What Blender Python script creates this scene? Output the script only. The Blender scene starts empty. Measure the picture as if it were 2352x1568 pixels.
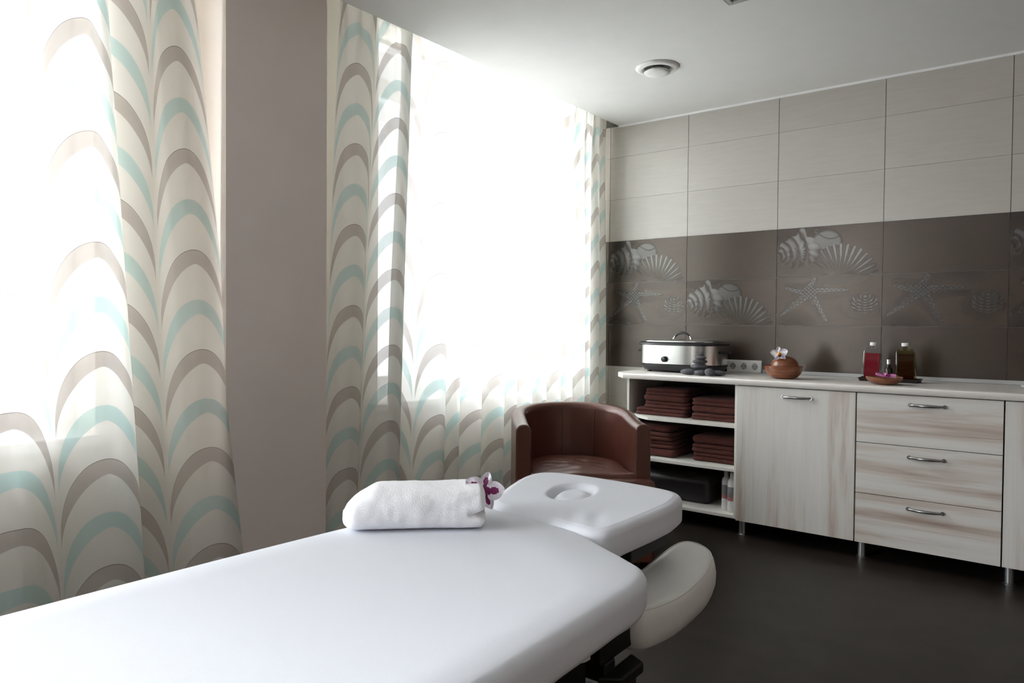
import bpy, bmesh, math, random
import numpy as np
from mathutils import Vector, Matrix, noise
random.seed(7); rng = np.random.default_rng(7)
S = bpy.context.scene
COL = S.collection
PI = math.pi

# ------------------------------------------------------------------ camera
YAW, PITCH, ROLL, FPX = -0.6602, -0.0221, 0.00816, 1653.74
CAM = Vector((2.6624, -4.5813, 1.1739))
def camera():
    cy, sy, cp, sp = math.cos(YAW), math.sin(YAW), math.cos(PITCH), math.sin(PITCH)
    f = Vector((sy * cp, cy * cp, sp)); r = Vector((cy, -sy, 0)); u = r.cross(f)
    r2 = math.cos(ROLL) * r + math.sin(ROLL) * u; u2 = -math.sin(ROLL) * r + math.cos(ROLL) * u
    cd = bpy.data.cameras.new('camera'); cd.sensor_fit = 'HORIZONTAL'; cd.sensor_width = 36.0
    cd.lens = FPX / 2352 * 36.0; cd.clip_start = 0.05; cd.clip_end = 200
    o = bpy.data.objects.new('camera', cd); COL.objects.link(o)
    m = Matrix.Identity(4)
    for i in range(3):
        m[i][0] = r2[i]; m[i][1] = u2[i]; m[i][2] = -f[i]; m[i][3] = CAM[i]
    o.matrix_world = m
    S.camera = o
camera()

# ------------------------------------------------------------------ daylight
SKY, GLOW, GROUND_FILL = 2.3, 33.0, 10.0                                     # even cloud, and the bright cloud where the sun stands
SUN = Vector((-0.50, -0.72, 0.50)).normalized()
w = bpy.data.worlds.new('overcast_sky'); S.world = w; w.use_nodes = True
bg = w.node_tree.nodes['Background']; bg.inputs[0].default_value = (0.955, 0.97, 1.0, 1)
def sky():
    N, L = w.node_tree.nodes, w.node_tree.links
    tc = N.new('ShaderNodeTexCoord'); d = N.new('ShaderNodeVectorMath'); d.operation = 'DOT_PRODUCT'; L.new(tc.outputs['Generated'], d.inputs[0]); d.inputs[1].default_value = SUN
    c = N.new('ShaderNodeMath'); c.operation = 'MAXIMUM'; L.new(d.outputs['Value'], c.inputs[0]); c.inputs[1].default_value = 0
    p = N.new('ShaderNodeMath'); p.operation = 'POWER'; L.new(c.outputs[0], p.inputs[0]); p.inputs[1].default_value = 3.5
    m = N.new('ShaderNodeMath'); m.operation = 'MULTIPLY_ADD'; L.new(p.outputs[0], m.inputs[0]); m.inputs[1].default_value = GLOW; m.inputs[2].default_value = SKY
    sp = N.new('ShaderNodeSeparateXYZ'); L.new(tc.outputs['Generated'], sp.inputs[0])      # added fill from below the horizon, brightens the ceiling
    g = N.new('ShaderNodeMapRange'); g.interpolation_type = 'SMOOTHSTEP'; L.new(sp.outputs[2], g.inputs['Value'])
    g.inputs['From Min'].default_value = -0.15; g.inputs['From Max'].default_value = -0.55; g.inputs['To Min'].default_value = 0; g.inputs['To Max'].default_value = GROUND_FILL
    a = N.new('ShaderNodeMath'); a.operation = 'ADD'; L.new(m.outputs[0], a.inputs[0]); L.new(g.outputs[0], a.inputs[1])
    L.new(a.outputs[0], bg.inputs[1])
sky()
def portal(name, x, y, z, sy, sz):
    l = bpy.data.lights.new(name, 'AREA'); l.shape = 'RECTANGLE'; l.size = sz; l.size_y = sy
    l.cycles.is_portal = True
    o = bpy.data.objects.new(name, l); COL.objects.link(o)
    o.location = (x, y, z); o.rotation_euler = (0, -PI / 2, 0)       # emits towards +x, into the room
portal('window_daylight', -0.47, -3.97, 1.75, 1.10, 2.0)
portal('window_daylight.002', -0.47, -6.30, 1.42, 2.40, 2.66)  # sky portal of the added door
portal('window_daylight.001', -0.47, -1.205, 1.75, 1.67, 2.0)
S.view_settings.view_transform = 'Standard'
try: S.view_settings.look = 'None'
except Exception: pass
S.view_settings.exposure = 1.12; S.view_settings.gamma = 1.0; S.view_settings.use_curve_mapping = False
S.cycles.transparent_max_bounces = 24
S.cycles.max_bounces = 14; S.cycles.diffuse_bounces = 8
S.cycles.caustics_reflective = False; S.cycles.caustics_refractive = False
S.cycles.sample_clamp_indirect = 8.0

# ------------------------------------------------------------------ helpers
def tag(o, label, cat, group=None):
    o['label'] = label; o['category'] = cat
    if group: o['group'] = group
    return o
def thing(name, label, cat, loc=(0, 0, 0), rotz=0, group=None):
    o = bpy.data.objects.new(name, None); COL.objects.link(o); o.empty_display_size = 0.05
    o.location = loc; o.rotation_euler = (0, 0, rotz)
    return tag(o, label, cat, group)
class MB:
    """collects shapes into one mesh"""
    def __init__(s): s.v = []; s.f = []; s.m = []; s.col = []
    def add(s, vs, fs, mi=0, col=None):
        n = len(s.v); s.v += [tuple(map(float, p)) for p in vs]; s.f += [tuple(i + n for i in f) for f in fs]; s.m += [mi] * len(fs)
        s.col += [col if col is not None else (1, 1, 1)] * len(vs) if not isinstance(col, list) else col
        return s
    def box(s, a, b, mi=0, col=None):
        x0, y0, z0 = a; x1, y1, z1 = b
        vs = [(x0, y0, z0), (x1, y0, z0), (x1, y1, z0), (x0, y1, z0), (x0, y0, z1), (x1, y0, z1), (x1, y1, z1), (x0, y1, z1)]
        return s.add(vs, [(0, 3, 2, 1), (4, 5, 6, 7), (0, 1, 5, 4), (1, 2, 6, 5), (2, 3, 7, 6), (3, 0, 4, 7)], mi, col)
    def prism(s, pts, z0, z1, mi=0):
        n = len(pts)
        vs = [(p[0], p[1], z0) for p in pts] + [(p[0], p[1], z1) for p in pts]
        fs = [tuple(range(n - 1, -1, -1)), tuple(range(n, 2 * n))] + [(i, (i + 1) % n, n + (i + 1) % n, n + i) for i in range(n)]
        return s.add(vs, fs, mi)
    def lathe(s, prof, n=32, c=(0, 0), mi=0, ax=None):
        vs = []; fs = []
        for (r, z) in prof:
            for k in range(n):
                a = 2 * PI * k / n; vs.append((c[0] + r * math.cos(a), c[1] + r * math.sin(a), z))
        for i in range(len(prof) - 1):
            for k in range(n):
                k2 = (k + 1) % n
                fs.append((i * n + k, i * n + k2, (i + 1) * n + k2, (i + 1) * n + k))
        if prof[0][0] > 1e-4: fs.append(tuple(range(n - 1, -1, -1)))
        if prof[-1][0] > 1e-4: fs.append(tuple((len(prof) - 1) * n + k for k in range(n)))
        return s.add(vs, fs, mi)
    def tube(s, path, r, n=12, mi=0):
        P = [Vector(p) for p in path]; vs = []; fs = []
        rad = r if isinstance(r, (list, tuple)) else [r] * len(P)
        up = Vector((0.123, 0.31, 0.9)).normalized()
        for i, p in enumerate(P):
            t = (P[min(i + 1, len(P) - 1)] - P[max(i - 1, 0)]).normalized()
            a = t.cross(up)
            if a.length < 1e-3: a = t.cross(Vector((1, 0, 0)))
            a.normalize(); b = t.cross(a).normalized()
            for k in range(n):
                q = 2 * PI * k / n; vs.append(p + rad[i] * (math.cos(q) * a + math.sin(q) * b))
        for i in range(len(P) - 1):
            for k in range(n):
                k2 = (k + 1) % n; fs.append((i * n + k, i * n + k2, (i + 1) * n + k2, (i + 1) * n + k))
        fs.append(tuple(range(n - 1, -1, -1))); fs.append(tuple((len(P) - 1) * n + k for k in range(n)))
        return s.add(vs, fs, mi)
    def slab(s, outline, prof, top=None, jitter=None, mi=0, inner=0):
        """outline: closed ccw plan points, prof: (inset, z) rings bottom to top; top cap filled by shrinking rings"""
        O = np.array(outline, float); n = len(O)
        d = np.roll(O, -1, 0) - np.roll(O, 1, 0); nrm = np.stack([d[:, 1], -d[:, 0]], 1); nrm /= np.linalg.norm(nrm, axis=1)[:, None] + 1e-9
        c = O.mean(0); rings = []
        b0 = O - nrm * prof[0][0]
        rings.append(np.c_[c + (b0 - c) * 0.5, np.full(n, prof[0][1])])
        for ins, z in prof: rings.append(np.c_[O - nrm * ins, np.full(n, z)])
        t0 = O - nrm * prof[-1][0]
        ks = np.linspace(1, 0, (inner or 2) + 1)[1:-1] if inner else [0.5]
        for k in ks: rings.append(np.c_[c + (t0 - c) * k, np.full(n, prof[-1][1])])
        V = np.concatenate(rings + [np.array([[c[0], c[1], prof[0][1]], [c[0], c[1], prof[-1][1]]])])
        if top is not None: V = top(V)
        if jitter is not None: V = jitter(V)
        m = len(rings); fs = []
        for i in range(m - 1):
            for k in range(n):
                k2 = (k + 1) % n; fs.append((i * n + k, i * n + k2, (i + 1) * n + k2, (i + 1) * n + k))
        cb, ct = m * n, m * n + 1
        for k in range(n):
            k2 = (k + 1) % n; fs.append((cb, k2, k)); fs.append((ct, (m - 1) * n + k, (m - 1) * n + k2))
        return s.add(V.tolist(), fs, mi)
    def build(s, name, mats, parent=None, smooth=False, loc=None, bevel=0, kind=None, auto=None, uv=None, vcol=False, subdiv=0):
        me = bpy.data.meshes.new(name); me.from_pydata(s.v, [], s.f)
        for m in (mats if isinstance(mats, (list, tuple)) else [mats]): me.materials.append(m)
        for p, mi in zip(me.polygons, s.m): p.material_index = mi
        if smooth:
            for p in me.polygons: p.use_smooth = True
        if vcol:
            a = me.color_attributes.new('tint', 'FLOAT_COLOR', 'POINT')
            c = np.array([(tuple(q) + (0.0,))[:4] for q in s.col], np.float32); a.data.foreach_set('color', c.ravel())
        bm = bmesh.new(); bm.from_mesh(me)
        if not uv: bmesh.ops.recalc_face_normals(bm, faces=bm.faces)
        bm.to_mesh(me); bm.free()
        if auto is not None: me.set_sharp_from_angle(angle=math.radians(auto))
        o = bpy.data.objects.new(name, me); COL.objects.link(o)
        if parent: o.parent = parent
        if loc: o.location = loc
        if bevel:
            b = o.modifiers.new('bevel', 'BEVEL'); b.width = bevel; b.segments = 2; b.limit_method = 'ANGLE'; b.angle_limit = math.radians(50)
        if subdiv:
            b = o.modifiers.new('subdivision', 'SUBSURF'); b.levels = subdiv; b.render_levels = subdiv
        if kind: o['kind'] = kind
        return o
def rrect(w, d, r, n=8, c=(0, 0), seg=6):
    """rounded rectangle outline, ccw, with extra points along the sides"""
    pts = []
    cs = [(w / 2 - r, d / 2 - r, 0), (-w / 2 + r, d / 2 - r, 90), (-w / 2 + r, -d / 2 + r, 180), (w / 2 - r, -d / 2 + r, 270)]
    for i, (x, y, a0) in enumerate(cs):
        for k in range(n + 1):
            a = math.radians(a0 + 90 * k / n); pts.append((c[0] + x + r * math.cos(a), c[1] + y + r * math.sin(a)))
        x2, y2, a2 = cs[(i + 1) % 4]; a = math.radians(a2); e = (c[0] + x2 + r * math.cos(a), c[1] + y2 + r * math.sin(a)); b = pts[-1]
        for k in range(1, seg): pts.append((b[0] + (e[0] - b[0]) * k / seg, b[1] + (e[1] - b[1]) * k / seg))
    return pts
def resample(pts, n):
    P = np.array(pts + [pts[0]], float)
    # Catmull-Rom closed, then uniform arc length
    Q = []
    m = len(pts)
    for i in range(m):
        p0, p1, p2, p3 = (P[(i + k - 1) % m] for k in range(4))
        for t in np.linspace(0, 1, 24, endpoint=False):
            Q.append(0.5 * (2 * p1 + (p2 - p0) * t + (2 * p0 - 5 * p1 + 4 * p2 - p3) * t * t + (3 * p1 - p0 - 3 * p2 + p3) * t ** 3))
    Q = np.array(Q + [Q[0]]); L = np.r_[0, np.cumsum(np.linalg.norm(np.diff(Q, axis=0), axis=1))]
    u = np.linspace(0, L[-1], n, endpoint=False)
    return np.c_[np.interp(u, L, Q[:, 0]), np.interp(u, L, Q[:, 1])]
def roundprof(z0, z1, rb, rt, n=6):
    pr = [(rb * (1 - math.sin(a)), z0 + rb * (1 - math.cos(a))) for a in np.linspace(0, PI / 2, n)]
    pr += [(rt * (1 - math.cos(a)), z1 - rt * (1 - math.sin(a))) for a in np.linspace(0, PI / 2, n)]
    return pr
def fbm(p, s, o=2): return noise.fractal(Vector(p) * s, 1.0, 2.0, o)

# ------------------------------------------------------------------ materials
def mat(name, color, rough=0.5, metal=0.0, var=0.0, vscale=8.0, bump=0.0, bscale=200.0, spec=0.5, coat=0.0, stretch=None, sheen=0.0, color2=None, lo=0.35, hi=0.65):
    m = bpy.data.materials.new(name); m.use_nodes = True; nt = m.node_tree; N = nt.nodes; L = nt.links
    b = N['Principled BSDF']; b.inputs['Base Color'].default_value = (*color, 1); b.inputs['Roughness'].default_value = rough
    b.inputs['Metallic'].default_value = metal; b.inputs['Specular IOR Level'].default_value = spec
    b.inputs['Coat Weight'].default_value = coat
    if sheen: b.inputs['Sheen Weight'].default_value = sheen
    tc = N.new('ShaderNodeTexCoord')
    if var or color2:
        mp = N.new('ShaderNodeMapping'); L.new(tc.outputs['Object'], mp.inputs[0])
        if stretch: mp.inputs['Scale'].default_value = stretch
        no = N.new('ShaderNodeTexNoise'); no.inputs['Scale'].default_value = vscale; no.inputs['Detail'].default_value = 5
        L.new(mp.outputs[0], no.inputs['Vector'])
        cr = N.new('ShaderNodeValToRGB'); cr.color_ramp.elements[0].position = lo; cr.color_ramp.elements[1].position = hi
        c2 = color2 or tuple(min(1, c * (1 + var)) for c in color); c1 = color if color2 else tuple(c * (1 - var) for c in color)
        cr.color_ramp.elements[0].color = (*c1, 1); cr.color_ramp.elements[1].color = (*c2, 1)
        L.new(no.outputs['Fac'], cr.inputs[0]); L.new(cr.outputs[0], b.inputs['Base Color'])
    if bump:
        nb = N.new('ShaderNodeTexNoise'); nb.inputs['Scale'].default_value = bscale; nb.inputs['Detail'].default_value = 3
        L.new(tc.outputs['Object'], nb.inputs['Vector'])
        bp = N.new('ShaderNodeBump'); bp.inputs['Strength'].default_value = bump; bp.inputs['Distance'].default_value = 0.004
        L.new(nb.outputs['Fac'], bp.inputs['Height']); L.new(bp.outputs[0], b.inputs['Normal'])
    return m
M = {}
M['paint'] = mat('cream_wall_paint', (0.80, 0.755, 0.68), 0.85, var=0.02, vscale=3)
M['darkpaint'] = mat('dark_brown_wall_paint', (0.10, 0.08, 0.07), 0.8, var=0.02, vscale=3)
M['brownpaint'] = mat('brown_wall_paint', (0.38, 0.32, 0.28), 0.8, var=0.02, vscale=3)
M['pillar'] = mat('taupe_wall_paint', (0.88, 0.795, 0.74), 0.85, var=0.02, vscale=3)
M['ceil'] = mat('matt_white_ceiling_paint', (0.75, 0.74, 0.72), 0.9, var=0.01)
M['white'] = mat('white_plastic', (0.80, 0.80, 0.80), 0.35)
M['gray_plastic'] = mat('grey_plastic', (0.42, 0.42, 0.42), 0.4)
M['black'] = mat('black_plastic', (0.012, 0.012, 0.014), 0.35)
M['blackmetal'] = mat('black_painted_metal', (0.007, 0.0065, 0.0065), 0.42, spec=0.3)
M['steel'] = mat('brushed_steel', (0.62, 0.62, 0.61), 0.22, 1.0, var=0.04, vscale=5, stretch=(1, 1, 40))
M['alu'] = mat('satin_aluminium', (0.55, 0.56, 0.58), 0.32, 1.0)
M['nickel'] = mat('dark_brushed_nickel', (0.36, 0.36, 0.36), 0.25, 1.0)
M['chrome'] = mat('chrome', (0.75, 0.75, 0.75), 0.1, 1.0)
M['sheet'] = mat('white_cotton_sheet', (0.70, 0.72, 0.775), 0.9, bump=0.12, bscale=900, sheen=0.1)
M['vinyl'] = mat('white_vinyl', (0.70, 0.69, 0.66), 0.42, bump=0.03, bscale=500)
M['terry'] = mat('white_terry_towelling', (0.90, 0.905, 0.94), 0.95, bump=0.5, bscale=380, sheen=0.3)
M['brown_terry'] = mat('chocolate_terry_towelling', (0.085, 0.020, 0.014), 0.95, var=0.15, vscale=30, bump=0.5, bscale=500, sheen=0.04)
M['leather'] = mat('brown_leather', (0.105, 0.035, 0.023), 0.33, metal=0.15, var=0.12, vscale=6, bump=0.06, bscale=260, spec=0.6)
M['darkleather'] = mat('black_leather', (0.018, 0.015, 0.017), 0.38, bump=0.05, bscale=260)
M['stone'] = mat('grey_basalt', (0.085, 0.086, 0.100), 0.6, var=0.25, vscale=40, bump=0.1, bscale=300)
M['bowlwood'] = mat('polished_reddish_wood', (0.13, 0.035, 0.013), 0.28, vscale=5, stretch=(3, 3, 14), color2=(0.26, 0.09, 0.035), coat=0.3)
M['darkwood'] = mat('dark_tray_wood', (0.02, 0.009, 0.007), 0.35)
M['floor'] = mat('dark_brown_floor', (0.018, 0.013, 0.010), 0.42, spec=0.3, var=0.22, vscale=7, bump=0.02, bscale=120)
M['dark_inside'] = mat('cabinet_back_board', (0.10, 0.085, 0.075), 0.7)
M['worktop'] = mat('pale_worktop_laminate', (0.70, 0.66, 0.625), 0.35, var=0.012, vscale=9)
M['pale'] = mat('pale_laminate_board', (0.74, 0.72, 0.67), 0.5, var=0.03)
M['bottle_white'] = mat('white_bottle_plastic', (0.74, 0.73, 0.73), 0.35)
M['bottle_label'] = mat('grey_bottle_label', (0.20, 0.20, 0.205), 0.5)
M['bottle_pink'] = mat('pink_label_spot', (0.42, 0.16, 0.16), 0.5)
M['redliquid'] = mat('red_oil', (0.20, 0.004, 0.012), 0.35, spec=0.15)
M['amberliquid'] = mat('dark_amber_oil', (0.045, 0.010, 0.004), 0.35, spec=0.1)
M['petal_white'] = mat('white_petal', (0.80, 0.77, 0.83), 0.6)
M['petal_pink'] = mat('pink_petal', (0.55, 0.12, 0.38), 0.55, color2=(0.70, 0.30, 0.55), vscale=25)
M['purple'] = mat('purple_petal', (0.17, 0.006, 0.09), 0.55)
M['yellow'] = mat('yellow_petal', (0.75, 0.40, 0.02), 0.5)

def wood(name, axis):
    m = bpy.data.materials.new(name); m.use_nodes = True; nt = m.node_tree; N = nt.nodes; L = nt.links; b = N['Principled BSDF']
    tc = N.new('ShaderNodeTexCoord'); mp = N.new('ShaderNodeMapping'); L.new(tc.outputs['Object'], mp.inputs[0])
    mp.inputs['Scale'].default_value = (7.0, 5, 0.55) if axis == 'z' else (0.55, 5, 9.0)
    n1 = N.new('ShaderNodeTexNoise'); n1.inputs['Scale'].default_value = 1.25; n1.inputs['Detail'].default_value = 5; n1.inputs['Roughness'].default_value = 0.62; n1.inputs['Distortion'].default_value = 0.35
    L.new(mp.outputs[0], n1.inputs['Vector'])
    cr = N.new('ShaderNodeValToRGB'); e = cr.color_ramp.elements
    e[0].position = 0.34; e[0].color = (0.42, 0.33, 0.27, 1); e[1].position = 0.54; e[1].color = (0.74, 0.715, 0.675, 1)
    x = e.new(0.45); x.color = (0.63, 0.56, 0.505, 1)
    x = e.new(0.70); x.color = (0.79, 0.775, 0.745, 1)
    L.new(n1.outputs['Fac'], cr.inputs[0])
    mp2 = N.new('ShaderNodeMapping'); L.new(tc.outputs['Object'], mp2.inputs[0])
    mp2.inputs['Scale'].default_value = (90, 30, 3) if axis == 'z' else (3, 30, 90)
    n2 = N.new('ShaderNodeTexNoise'); n2.inputs['Scale'].default_value = 1.0; n2.inputs['Detail'].default_value = 3; L.new(mp2.outputs[0], n2.inputs['Vector'])
    mx = N.new('ShaderNodeMix'); mx.data_type = 'RGBA'; mx.blend_type = 'MULTIPLY'; mx.inputs[0].default_value = 0.14
    L.new(cr.outputs[0], mx.inputs[6]); L.new(n2.outputs['Fac'], mx.inputs[7]); L.new(mx.outputs[2], b.inputs['Base Color'])
    b.inputs['Roughness'].default_value = 0.42
    return m
M['wood_v'] = wood('whitewashed_wood_upright_grain', 'z'); M['wood_h'] = wood('whitewashed_wood_level_grain', 'x')

def tile_mat(name, rough, spec, nz, spec_warm=False):
    m = bpy.data.materials.new(name); m.use_nodes = True; nt = m.node_tree; N = nt.nodes; L = nt.links; b = N['Principled BSDF']
    at = N.new('ShaderNodeAttribute'); at.attribute_name = 'tint'
    tc = N.new('ShaderNodeTexCoord'); mp = N.new('ShaderNodeMapping'); mp.inputs['Scale'].default_value = (1.5, 1, 14); L.new(tc.outputs['Object'], mp.inputs[0])
    no = N.new('ShaderNodeTexNoise'); no.inputs['Scale'].default_value = 4; no.inputs['Detail'].default_value = 6; L.new(mp.outputs[0], no.inputs['Vector'])
    mr = N.new('ShaderNodeMapRange'); mr.inputs['From Min'].default_value = 0.3; mr.inputs['From Max'].default_value = 0.7
    mr.inputs['To Min'].default_value = 1 - nz; mr.inputs['To Max'].default_value = 1 + nz; L.new(no.outputs['Fac'], mr.inputs['Value'])
    mx = N.new('ShaderNodeMix'); mx.data_type = 'RGBA'; mx.blend_type = 'MULTIPLY'; mx.inputs[0].default_value = 1
    L.new(at.outputs['Color'], mx.inputs[6]); L.new(mr.outputs[0], mx.inputs[7]); L.new(mx.outputs[2], b.inputs['Base Color'])
    L.new(at.outputs['Alpha'], b.inputs['Metallic']); b.inputs['Specular Tint'].default_value = (1.0, 0.90, 0.82, 1) if spec_warm else (1, 1, 1, 1)
    b.inputs['Roughness'].default_value = rough; b.inputs['Specular IOR Level'].default_value = spec
    return m
M['tile_light'] = tile_mat('beige_satin_tile', 0.32, 0.95, 0.04)
M['tile_dark'] = tile_mat('dark_brown_satin_tile', 0.27, 0.9, 0.05, True)

def glass(name, tint, gloss=1.0):
    m = bpy.data.materials.new(name); m.use_nodes = True; nt = m.node_tree; N = nt.nodes; L = nt.links
    N.remove(N['Principled BSDF']); out = N['Material Output']
    t = N.new('ShaderNodeBsdfTransparent'); t.inputs[0].default_value = (*tint, 1)
    g = N.new('ShaderNodeBsdfGlossy'); g.inputs['Roughness'].default_value = 0.04
    fr = N.new('ShaderNodeFresnel'); fr.inputs[0].default_value = 1.45
    ml = N.new('ShaderNodeMath'); ml.operation = 'MULTIPLY'; ml.inputs[1].default_value = gloss; L.new(fr.outputs[0], ml.inputs[0])
    mx = N.new('ShaderNodeMixShader'); L.new(ml.outputs[0], mx.inputs[0]); L.new(t.outputs[0], mx.inputs[1]); L.new(g.outputs[0], mx.inputs[2])
    L.new(mx.outputs[0], out.inputs[0]); return m
M['pane'] = glass('window_glass', (0.97, 0.98, 0.98), 0.7)
M['clear'] = glass('clear_bottle_glass', (0.90, 0.92, 0.92), 0.45)
M['yellowglass'] = glass('yellowish_bottle_glass', (0.62, 0.60, 0.34), 0.45)
M['brownglass'] = mat('dark_brown_glass', (0.012, 0.006, 0.004), 0.1)

def curtain_mat():
    m = bpy.data.materials.new('sheer_scalloped_fabric'); m.use_nodes = True; nt = m.node_tree; N = nt.nodes; L = nt.links
    N.remove(N['Principled BSDF']); out = N['Material Output']
    def mth(op, a, b=None, c=None, clamp=False):
        n = N.new('ShaderNodeMath'); n.operation = op; n.use_clamp = clamp
        for i, v in enumerate((a, b, c)):
            if v is None: continue
            if isinstance(v, (int, float)): n.inputs[i].default_value = v
            else: L.new(v, n.inputs[i])
        return n.outputs[0]
    uv = N.new('ShaderNodeUVMap'); uv.uv_map = 'cloth'
    sp = N.new('ShaderNodeSeparateXYZ'); L.new(uv.outputs[0], sp.inputs[0]); U, V = sp.outputs[0], sp.outputs[1]
    H = 0.187                                            # distance between rows of arches
    colid = mth('FLOOR', U)
    s = mth('ABSOLUTE', mth('MULTIPLY', mth('SUBTRACT', mth('FRACT', U), 0.5), 2.08))
    s = mth('MINIMUM', s, 1.0)
    k = mth('SUBTRACT', 1.0, mth('SQRT', mth('SUBTRACT', 1.0, mth('MULTIPLY', s, s))))
    D = 0.275
    crest = mth('ADD', V, mth('MULTIPLY', k, D))          # height the band's crest would have here
    r = mth('DIVIDE', mth('SUBTRACT', 10 * H + 0.888, crest), H)
    fr = mth('MULTIPLY', mth('FRACT', r), H)              # distance below the row line
    row = mth('FLOOR', r)
    th = mth('ADD', 0.054, mth('MULTIPLY', mth('SUBTRACT', mth('POWER', k, 0.8), k), D))
    band = mth('LESS_THAN', fr, th)
    edge = mth('MULTIPLY', mth('LESS_THAN', s, 0.995), 1.0)
    band = mth('MULTIPLY', band, edge)
    par = mth('MODULO', mth('ADD', mth('ADD', row, colid), 100.0), 2.0)
    par = mth('GREATER_THAN', par, 0.5)
    taupe = mth('MULTIPLY', band, mth('SUBTRACT', 1.0, par)); aqua = mth('MULTIPLY', band, par)
    line = mth('MULTIPLY', mth('MULTIPLY', mth('LESS_THAN', fr, 0.0022), edge), mth('SUBTRACT', 1.0, par))
    def mixc(f, a, b):
        n = N.new('ShaderNodeMix'); n.data_type = 'RGBA'; L.new(f, n.inputs[0])
        for i, v in ((6, a), (7, b)):
            if isinstance(v, tuple): n.inputs[i].default_value = (*v, 1)
            else: L.new(v, n.inputs[i])
        return n.outputs[2]
    c = mixc(taupe, (0.90, 0.88, 0.84), (0.65, 0.595, 0.555)); c = mixc(aqua, c, (0.66, 0.80, 0.785)); c = mixc(line, c, (0.30, 0.26, 0.24))
    tr = N.new('ShaderNodeBsdfTransparent')
    tl = N.new('ShaderNodeBsdfTranslucent'); ct = mixc(taupe, (0.88, 0.875, 0.85), (0.46, 0.42, 0.40)); ct = mixc(aqua, ct, (0.50, 0.68, 0.675)); ct = mixc(line, ct, (0.18, 0.16, 0.15)); L.new(ct, tl.inputs[0])
    df = N.new('ShaderNodeBsdfDiffuse'); L.new(c, df.inputs[0])
    a = N.new('ShaderNodeMixShader'); a.inputs[0].default_value = 0.31; L.new(df.outputs[0], a.inputs[1]); L.new(tl.outputs[0], a.inputs[2])
    # open weave: less open where the bands are printed
    op = mth('SUBTRACT', 0.19, mth('MULTIPLY', taupe, 0.08)); op = mth('SUBTRACT', op, mth('MULTIPLY', aqua, 0.07))
    x = N.new('ShaderNodeMixShader'); L.new(op, x.inputs[0]); L.new(a.outputs[0], x.inputs[1]); L.new(tr.outputs[0], x.inputs[2])
    L.new(x.outputs[0], out.inputs[0])
    return m
M['curtain'] = curtain_mat()

# ------------------------------------------------------------------ room shell
X0, X1, Y0, Y1 = -0.20, 5.0, -8.0, 0.0
ZC, ZN = 2.612, 2.78                                      # ceiling, ceiling of the curtain niche
EDGE = 0.067
WIN = [(-4.52, -3.42), (-2.04, -0.37)]
ADDED_DOOR = (-7.50, -5.10)                                     # glazed door added out of view to let in more daylight
ZS, ZT = 0.755, 2.75
MB().box((-0.5, Y0 - 0.2, -0.12), (X1 + 0.2, 0.2, 0.0)).build('floor', M['floor'], kind='structure')
def floor_joints():
    pass
b = MB()                                                  # ceiling with the recess of the light panel
LX0, LX1, LY0, LY1 = 1.425, 2.025, -2.023, -1.423
b.box((EDGE, Y0 - 0.2, ZC), (LX0, 0.0, ZC + 0.2)); b.box((LX1, Y0 - 0.2, ZC), (X1 + 0.2, 0.0, ZC + 0.2))
b.box((LX0, Y0 - 0.2, ZC), (LX1, LY0, ZC + 0.2)); b.box((LX0, LY1, ZC), (LX1, 0.0, ZC + 0.2)); b.box((LX0, LY0, ZC + 0.1), (LX1, LY1, ZC + 0.2))
b.box((-0.5, Y0 - 0.2, ZN), (EDGE, 0.0, ZN + 0.12))
b.build('ceiling', M['ceil'], kind='structure')
b = MB()                                                  # window wall
b.box((-0.5, ADDED_DOOR[1], 0), (X0, Y1, ZS)); b.box((-0.5, Y0 - 0.2, ZT), (X0, Y1, ZN)); b.box((-0.5, Y0 - 0.2, 0), (X0, ADDED_DOOR[0], ZT)); b.box((-0.5, ADDED_DOOR[0], 0), (X0, ADDED_DOOR[1], 0.09))
b.box((-0.5, ADDED_DOOR[1], ZS), (X0, WIN[0][0], ZT)); b.box((-0.5, WIN[0][1], ZS), (X0, WIN[1][0], ZT)); b.box((-0.5, WIN[1][1], ZS), (X0, Y1, ZT))
b.build('wall_left', M['paint'], kind='structure')
MB().box((-3.4, -5.0, -0.12), (-1.15, -4.7, 4.6)).build('wall_shading_block', M['paint'], kind='structure')      # added out of view, keeps the bright cloud off the visible windows
MB().box((X0, -3.052, 0), (EDGE, -2.575, ZN)).build('wall_pillar', M['pillar'], kind='structure')
MB().box((X1, Y0 - 0.2, 0), (X1 + 0.2, 0.2, ZC)).build('wall_right', M['brownpaint'], kind='structure')
MB().box((-0.2, Y0 - 0.2, 0), (X1, Y0, ZC)).build('wall_front', M['darkpaint'], kind='structure')
MB().box((EDGE, -0.014, ZC - 0.012), (X1, -0.004, ZC)).build('trim_1', M['white'], kind='structure')

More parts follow.
